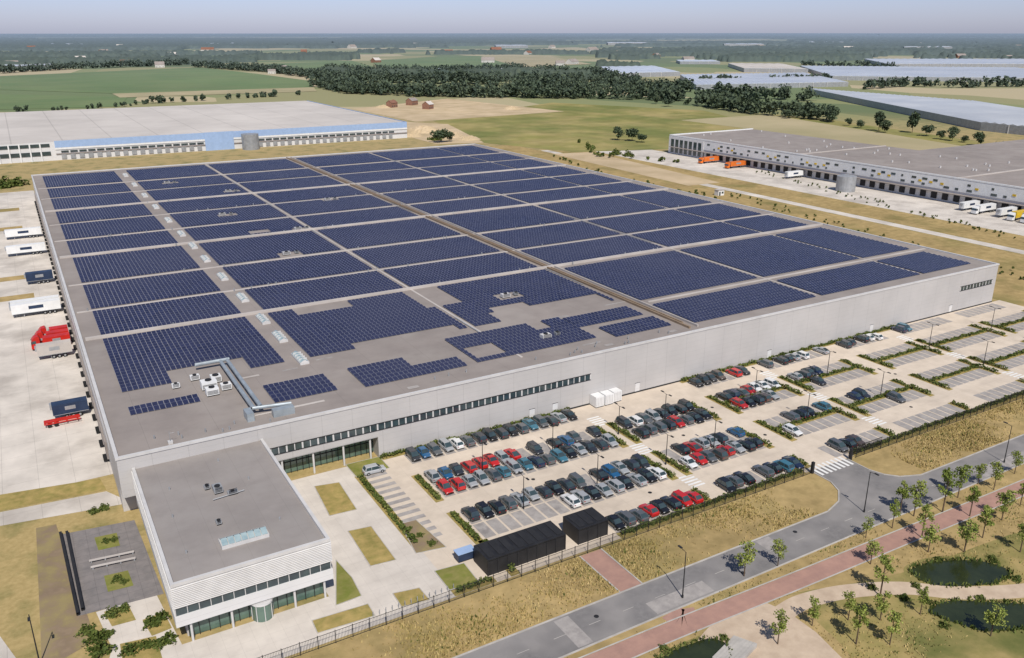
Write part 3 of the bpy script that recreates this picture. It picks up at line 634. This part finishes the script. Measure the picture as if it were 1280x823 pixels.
# ---------------------------------------------------------------- trailers
def trailer(a,b,rz,body='trailer',cab=None,name='truck_trailer',L=13.0,z0=1.15,hh=2.8):
    e=empty(name if not cab else 'articulated_truck',(a,b,.03),rz); mb=MB()
    mb.box(0,L,-1.25,1.25,z0,z0+hh,body); mb.box(.02,L-.02,-1.3,-1.251,z0,z0+.12,'steel'); mb.box(.02,L-.02,1.251,1.3,z0,z0+.12,'steel')
    mb.box(-.03,-.005,-.03,.03,z0,z0+hh,'dark'); mb.box(L+.005,L+.4,-.7,.7,z0+1.3,z0+2.5 if hh>2 else z0+1.5,'steel')
    for i in range(11): mb.box(.8+i*1.1*L/13,.84+i*1.1*L/13,-1.27,-1.255,z0+.15,z0+hh-.05,'steel')
    mb.box(L*.35,L*.65,1.252,1.27,z0+hh*.4,z0+hh*.75,'navy' if body=='trailer' else 'steel')
    mb.obj('box_body',e); mb=MB()
    mb.box(.3,L-.3,-.45,.45,.85,z0-.01,'dark')
    for x in (1.8,3.1,4.4):
        for s in (-1,1): mb.cyl((x,s*1.0-.15,.5),.5,.3,'tyre',14,'y'); mb.cyl((x,s*1.16-.01,.5),.25,.02,'steel',10,'y')
    for s in (-1,1): mb.box(L-3.2,L-3.0,s*.8-.08,s*.8+.08,.1,.9,'steel')
    mb.obj('chassis_and_wheels',e)
    if cab:
        mb=MB(); x=L+.7
        pr=[(x,.9),(x,3.3),(x+.3,3.8),(x+1.3,3.6),(x+1.9,2.9),(x+2.1,1.9),(x+2.15,.5),(x+.2,.5)]
        mb.loft([[(p,y,q) for p,q in pr] for y in (-1.2,1.2)],lambda a,j:'glass' if j==4 else cab)
        for s in (-1,1): mb.box(x+.9,x+1.8,s*1.215-.01,s*1.215+.01,1.9,2.7,'glass'); mb.box(x+1.9,x+2.05,s*1.4-.15,s*1.4+.15,2,2.6,'dark')
        mb.box(L-1.5,x+.3,-.5,.5,.7,1.0,'dark')
        for xx in (L-.6,x+1.3):
            for s in (-1,1): mb.cyl((xx,s*1.0-.15,.5),.5,.3,'tyre',14,'y')
        mb.obj('cab',e)
for b,body,cab,L in ((396,'trailer',None,13),(364,'trailer',None,13),(318,'navy',None,8),(284,'trailer',None,13),(280.3,'trailer',None,13),(238,'roof_l',None,8)):
    trailer(5.0,b,math.pi,body,cab,L=L)
trailer(5.2,196,math.pi,'navy',None,L=7,name='shipping_container',hh=2.4)
for b,L in ((254,6),(250.4,7),(246.8,8)): trailer(5.2,b,math.pi,'red','red',L=L-1.5,hh=2.0)
g=G(85,528); mb=MB(); mb.box(-3,4,-.4,.4,.8,1.1,'red'); mb.box(-3,4,-1.2,-1.1,.8,1.0,'red'); mb.box(-3,4,1.1,1.2,.8,1.0,'red')
for i in range(4): mb.box(-3+i*2.1,-2.8+i*2.1,-1.1,1.1,.8,.95,'red')
for x in (-2,-.7):
    for s in (-1,1): mb.cyl((x,s-.15,.45),.45,.3,'tyre',12,'y')
mb.obj('container_chassis',loc=(g[0]-1.5,g[1],.03))
for b,body,cab in ((414,'orange','orange'),(390,'orange','orange'),(344,'trailer',None),(236,'trailer',None),(228,'trailer','trailer'),(218,'trailer',None),(211,'yellow','trailer'),(205,'trailer','trailer')):
    trailer(397,b,math.pi,body,cab)
# ---------------------------------------------------------------- vegetation
def tree_arr(h,cw,n,leaf,K=9):
    V=[];Fq=[];mi=[];off=0
    def add(v,f,m):
        nonlocal off
        V.append(v);Fq.append(f+off);mi.append(np.full(len(f),m));off+=len(v)
    def limb(p,q,r1,r2,k=6):
        p,q=np.array(p,float),np.array(q,float); d=q-p; d/=np.linalg.norm(d); u=np.cross(d,[.3,1,.2]); u/=np.linalg.norm(u); w=np.cross(d,u)
        a=np.arange(k)*2*math.pi/k; c=np.cos(a)[:,None]*u+np.sin(a)[:,None]*w
        v=np.concatenate([p+c*r1,q+c*r2]); f=np.array([[j,(j+1)%k,k+(j+1)%k,k+j] for j in range(k)]); add(v,f,0)
    limb((0,0,0),(0,0,h*.45),h*.018,h*.013); limb((0,0,h*.45),(rng.normal()*.1,rng.normal()*.1,h*.9),h*.013,h*.003)
    for i in range(K):
        z=h*rng.uniform(.38,.95); t=(z/h-.3)/.7; R=cw*math.sin(math.pi*min(max(t,.12),.93))**.7*rng.uniform(.3,.8)*.5
        an=i*2.4+rng.uniform(-.4,.4); c=np.array([R*math.cos(an),R*math.sin(an),z]); limb((0,0,z-h*.12),c,h*.006,h*.002,4)
        m=int(n/K); d=rng.normal(size=(m,3)); d/=np.linalg.norm(d,axis=1)[:,None]; rad=cw*rng.uniform(.16,.28)
        P_=c+d*rad*rng.uniform(.45,1.1,m)[:,None]*np.array([1,1,.85]); v,f=quads(P_,leaf); add(v,f,1)
    return np.concatenate(V),np.concatenate(Fq),np.concatenate(mi)
YT=[]
for i in range(6):
    v,f,m=tree_arr(rng.uniform(5.0,7.0),rng.uniform(2.1,3.0),620,.22,K=11); YT.append(np_mesh('young_tree',v,f,['bark','leaf'],m))
for x,y in ((930,720),(972,708),(1082,672),(1088,705),(1115,660),(1142,645),(1152,672),(1178,640),(1197,622),(1212,645),(1228,672),(1242,612),(1252,650),(1268,592),(1275,632),(1060,775),(1112,806),(1100,745),(1150,768),(1238,795),(972,805),(1015,782),(1205,690),(1275,690),(1180,610),(1125,640),(1100,775),(1222,605),(1070,805),(1160,690)):
    o=bpy.data.objects.new('young_tree',random.choice(YT)); g=G(x,y); o.location=(g[0],g[1],0); o.rotation_euler=(0,0,random.uniform(0,6)); s=random.uniform(.7,1.2); o.scale=(s,s,s*random.uniform(.9,1.15)); link(o)
BT=[]
for i in range(5):
    v,f,m=tree_arr(rng.uniform(9,13),rng.uniform(8,11),700,1.0,K=14); BT.append(np_mesh('broadleaf_tree',v,f,['bark','leafd'],m))
for x,y in ((1098,164),(1106,166),(1140,166),(1158,170),(1176,174),(1190,176),(1205,178),(1222,182),(1060,157),(1040,153),(1020,150),(985,148),(1075,160),(1245,192),(1258,194),(1270,196),(1283,198),(1295,200),(550,178),(562,177),(772,175),(790,176),(802,178),(820,130),(835,133)):
    o=bpy.data.objects.new('broadleaf_tree',random.choice(BT)); g=G(x,y); o.location=(g[0],g[1],0); o.rotation_euler=(0,0,random.uniform(0,6)); s=random.uniform(.7,1.25); o.scale=(s,s,s*random.uniform(.8,1.1)); link(o)
SH=[]
for i in range(3):
    n=300; d=rng.normal(size=(n,3)); d/=np.linalg.norm(d,axis=1)[:,None]; d[:,2]=np.abs(d[:,2]); r=1+.25*np.sin(d[:,0]*5+i)+.2*np.cos(d[:,1]*6)
    v,f=quads(d*(r*rng.uniform(.6,1,n))[:,None]*np.array([1,1,.9]),.24); SH.append(np_mesh('shrub',v,f,['hedge']))
for x,y,s in [(140,768,1.2),(155,762,1),(190,780,1.3),(203,772,1.1),(162,815,1.3),(182,808,1),(200,806,1.2),(120,800,1.5),(132,795,1.1),(126,815,1.6),(108,790,1.2),(212,800,1.2),(133,677,.8),(143,675,.7),(147,725,.9),(155,728,.7),(510,662,.7),(525,670,.7),(540,680,.8),(118,640,1),(130,636,1),(1,235,5),(10,233,5),(22,232,5),(545,175,5),(770,193,4),(785,195,4),
   (1145,733,.8),(1172,700,.7),(1240,699,.8),(1270,725,.9),(1158,752,.8),(1225,748,.7),(1180,783,.8),(905,798,.7),(830,812,.8),(1090,735,.8),(1130,748,.9)]:
    o=bpy.data.objects.new('shrub',random.choice(SH)); g=G(x,y); o.location=(g[0],g[1],0); o.scale=(s,s,s*.9); o.rotation_euler=(0,0,random.uniform(0,6)); link(o)
def inpoly(pts,poly):
    x,y=pts[:,0],pts[:,1]; ins=np.zeros(len(pts),bool); n=len(poly)
    for i in range(n):
        x1,y1=poly[i]; x2,y2=poly[(i+1)%n]
        c=((y1>y)!=(y2>y)); ins^=c&(x<(x2-x1)*(y-y1)/((y2-y1) if y2!=y1 else 1e-9)+x1)
    return ins
EXP=[[G(*p) for p in q] for q in PONDS+[apron]]
def clear(C):
    k=np.ones(len(C),bool)
    for q in EXP: k&=~inpoly(C,q)
    for S,w in KEEP:
        for p,q in zip(S[:-1],S[1:]):
            d=q-p; t=np.clip(((C-p)@d)/(d@d+1e-9),0,1)[:,None]; k&=np.linalg.norm(C-(p+t*d),axis=1)>w
    return C[k]
def tufts(name,C,h,k):
    n=len(C); an=rng.uniform(0,6.28,n); w=.14*h*2; hh=h*rng.uniform(.4,1.3,n); dx,dy=np.cos(an)*w,np.sin(an)*w; lx,ly=rng.normal(0,.25,n)*h,rng.normal(0,.25,n)*h
    z0=np.full(n,.02)
    V=np.stack([np.stack([C[:,0]-dx,C[:,1]-dy,z0],1),np.stack([C[:,0]+dx,C[:,1]+dy,z0],1),np.stack([C[:,0]+dx*.4+lx,C[:,1]+dy*.4+ly,hh],1),np.stack([C[:,0]-dx*.5+lx,C[:,1]-dy*.5+ly,hh],1)],1).reshape(-1,3)
    link(bpy.data.objects.new(name,np_mesh(name,V,np.arange(n*4).reshape(n,4),[k])))
def reg(N,a0,a1,b0,b1,ex=(),th=.2):
    a=rng.uniform(a0,a1,N); b=rng.uniform(b0,b1,N); d=np.sin(a*.21+b*.13)+np.sin(a*.07-b*.31)+np.sin(a*.9+b*.4)*.4+rng.normal(0,.8,N); k=d>th
    for e in ex: k&=~((a>e[0])&(a<e[1])&(b>e[2])&(b<e[3]))
    return clear(np.stack([a,b],1)[k])
tufts('dry_grass',reg(42000,0,230,85,95.3,[(112,142,80,97)]),.38,'straw')
tufts('dry_grass',reg(20000,20,220,52,77),.3,'straw')
tufts('green_weeds',reg(5000,20,220,52,77,th=1.1),.4,'hedge'); tufts('green_weeds',reg(3500,0,230,85,95.3,[(112,142,80,97)],th=1.3),.45,'hedge')
def pondreg():
    out=[]
    for px in PONDS:
        q=sm_closed([G(*p) for p in px])
        for i in range(len(q)):
            p,r=q[i],q[(i+1)%len(q)]; L=np.linalg.norm(r-p); m=int(L*7*(.4+abs(math.sin(i*.9)))); t=rng.uniform(0,1,m)[:,None]; out.append(p+(r-p)*t+rng.normal(0,.22,(m,2)))
    return np.concatenate(out)
tufts('pond_reeds',pondreg(),.55,'hedge')
def belt(name,px,width,h,gap=6.5,per=60):
    leaf=min(2.6,h*.3); mat='leafd' if h>4 else 'hedge'
    pts=[np.array(G(*p)) for p in px]; Cs=[]
    for p,q in zip(pts[:-1],pts[1:]):
        L=np.linalg.norm(q-p); d=(q-p)/L; nn=np.array([-d[1],d[0]]); n=int(L/gap*max(1,width/gap*.7))
        for i in range(n):
            c=p+d*rng.uniform(0,L)+nn*rng.uniform(0,width); hh=h*rng.uniform(.5,1.35); K=5
            for k in range(K):
                cc=np.array([c[0]+rng.normal()*h*.16,c[1]+rng.normal()*h*.16,hh*rng.uniform(.3,.85)]); dd=rng.normal(size=(per//K,3)); dd/=np.linalg.norm(dd,axis=1)[:,None]
                Cs.append(cc+dd*hh*.2)
    V,Fq=quads(np.concatenate(Cs),leaf); link(bpy.data.objects.new(name,np_mesh(name,V,Fq,[mat]))); return len(Fq)
tot=0
for px,w,h in (([(388,108),(430,117),(520,121),(640,123),(760,124),(850,127)],45,15),([(395,100),(480,104),(640,106),(800,108)],40,17),([(640,112),(760,113),(860,116)],30,16),
    ([(165,131),(390,118)],8,7),([(850,130),(930,142),(1040,152)],18,13),([(880,118),(960,124),(1010,127)],20,14),([(1085,112),(1140,108),(1200,110),(1290,108)],14,12),
    ([(0,140),(90,138),(170,132)],6,5),([(720,178),(745,196),(800,200),(860,206)],5,3),([(870,104),(1040,100)],15,10),([(0,92),(100,86),(240,81)],25,14),([(240,84),(330,90),(390,98)],25,14),([(690,196),(760,222),(900,250)],3,2),
    ([(400,92),(520,96),(660,94),(760,100)],40,16),([(470,90),(560,91),(660,87)],20,13),([(860,122),(940,134),(1010,142)],10,12),([(1000,82),(1120,86)],15,12),([(900,243),(1100,300),(1280,352)],9,1.1),([(940,215),(1100,258),(1280,305)],9,1.1)):
    tot+=belt('tree_belt' if h>4 else 'shrub_strip',px,w,h,6.5 if h>1.5 else 4)
print('belt quads',tot)
def vnoise(x,y,s,seed):
    r=np.random.default_rng(seed).random((256,256)); X=x/s; Y=y/s; xi=np.floor(X).astype(int); yi=np.floor(Y).astype(int); fx=X-xi; fy=Y-yi; fx=fx*fx*(3-2*fx); fy=fy*fy*(3-2*fy)
    g=lambda i,j:r[i%256,j%256]; return (g(xi,yi)*(1-fx)+g(xi+1,yi)*fx)*(1-fy)+(g(xi,yi+1)*(1-fx)+g(xi+1,yi+1)*fx)*fy
nr,na=380,640; r=1250*np.exp(np.linspace(0,math.log(30000/1250),nr)); an=np.radians(np.linspace(-42,42,na)); RR,AA=np.meshgrid(r,an,indexing='ij')
RR=RR*(1+rng.normal(0,.002,RR.shape)); Xc=RR*np.sin(AA); Yc=RR*np.cos(AA); a=Xc*CT+Yc*ST; b=-Xc*ST+Yc*CT
m=.5*vnoise(a,b*1.6,520,1)+.32*vnoise(a,b,170,2)+.18*vnoise(a,b,60,3)
far=.62*vnoise(a,b,1900,8)+.28*vnoise(a,b,520,9)+.10*vnoise(a,b,150,3)
kf=np.clip((RR-2600)/1800,0,1); m=m*(1-kf)+far*kf
th=np.interp(RR,[1250,2200,3500,6000,12000,30000],[.57,.51,.46,.47,.44,.40])
X_=640+F*Xc/(Yc*CP+H*SP); Y_=411+F*(H*CP-Yc*SP)/(Yc*CP+H*SP)
def ex(x0,x1,y0,y1): return (X_>x0)&(X_<x1)&(Y_>y0)&(Y_<y1)
bad=ex(-400,400,84,200)|ex(840,1700,77,200)|ex(450,745,68,95)|ex(320,475,75,93)|ex(740,860,86,100)|(Y_>100)
hgt=np.where((m>th)&~bad,(9+8*vnoise(a,b,45,5)+rng.uniform(-3.5,4.5,RR.shape)),-3.0)
V=np.stack([a,b,hgt],-1).reshape(-1,3); ii=np.arange(nr*na).reshape(nr,na)
Fq=np.stack([ii[:-1,:-1],ii[:-1,1:],ii[1:,1:],ii[1:,:-1]],-1).reshape(-1,4); hh=hgt.reshape(-1)[Fq].max(1)>0; Fq=Fq[hh]
link(bpy.data.objects.new('distant_woodland',np_mesh('distant_woodland',V,Fq,['canopy'])))
for x,y,s in ((530,164,16),(560,170,14),(585,174,10),(640,136,10),(480,134,10),(515,170,9)):
    n=18; mb=MB(); pts=[[0]*n for _ in range(n)]
    for i in range(n):
        for j in range(n):
            u,v=i/(n-1)*2-1,j/(n-1)*2-1; q=max(0,1-u*u-v*v); pts[i][j]=(u*s,v*s,(q**.8)*s*.28*random.uniform(.7,1.2)-.1)
    for i in range(n-1):
        for j in range(n-1): mb.face((pts[i][j],pts[i+1][j],pts[i+1][j+1],pts[i][j+1]),'sand')
    g=G(x,y); mb.obj('spoil_heap',loc=(g[0],g[1],0))
for p,q in (((76,668),(98,770)),((84,667),(104,764))):
    p,q=G(*p),G(*q); mb=MB(); mb.tube((p[0],p[1],.4),(q[0],q[1],.4),.3,'dark',4); mb.obj('garden_wall')
for p,q in (((112,704),(168,692)),((114,712),(170,700))):
    p,q=G(*p),G(*q); d=math.dist(p,q); mb=MB(); mb.box(0,d,-.25,.25,.4,.48,'roof_l')
    for i in range(4): mb.box(.2+i*(d-.5)/3,.4+i*(d-.5)/3,-.2,.2,0,.39,'steel')
    mb.obj('garden_bench',loc=(p[0],p[1],.04),rz=math.atan2(q[1]-p[1],q[0]-p[0]))
# ---------------------------------------------------------------- light, sky, camera
sa,sb=-.273,-.964; el=math.radians(50)
w=bpy.data.worlds.new('World'); sc.world=w; w.use_nodes=True; n=w.node_tree.nodes; l=w.node_tree.links; bg=n['Background']
sky=n.new('ShaderNodeTexSky'); sky.sky_type='NISHITA'; sky.sun_disc=False; sky.sun_elevation=el; sky.sun_rotation=math.atan2(sa,sb); sky.altitude=80; sky.air_density=1.0; sky.dust_density=.6; sky.ozone_density=3
tc=n.new('ShaderNodeTexCoord'); sp=n.new('ShaderNodeSeparateXYZ'); l.new(tc.outputs['Generated'],sp.inputs[0])
mr=n.new('ShaderNodeMapRange'); mr.inputs[1].default_value=.0; mr.inputs[2].default_value=.35; l.new(sp.outputs[2],mr.inputs[0])
tc_=mixn(n,l,mr.outputs[0],(1.04,1.08,1.62),(.88,.86,.93))
sk=mixn(n,l,1.0,sky.outputs[0],tc_,'MULTIPLY'); l.new(sk,bg.inputs['Color']); bg.inputs['Strength'].default_value=.085
sd=bpy.data.lights.new('sun','SUN'); sd.energy=4.5; sd.angle=math.radians(.53); sd.color=(1,.95,.87); so=link(bpy.data.objects.new('sun',sd))
d=Vector((sa*math.cos(el),sb*math.cos(el),math.sin(el))); so.rotation_euler=d.to_track_quat('Z','Y').to_euler(); so.location=(0,0,300)
cd=bpy.data.cameras.new('camera'); cd.sensor_width=36; cd.lens=F/1280*36; cd.clip_start=1; cd.clip_end=120000
co=link(bpy.data.objects.new('camera',cd)); co.location=(0,0,H); co.rotation_euler=(math.pi/2-P,0,-TH); sc.camera=co
sc.view_settings.view_transform='Standard'; sc.view_settings.look='None'; sc.view_settings.exposure=0
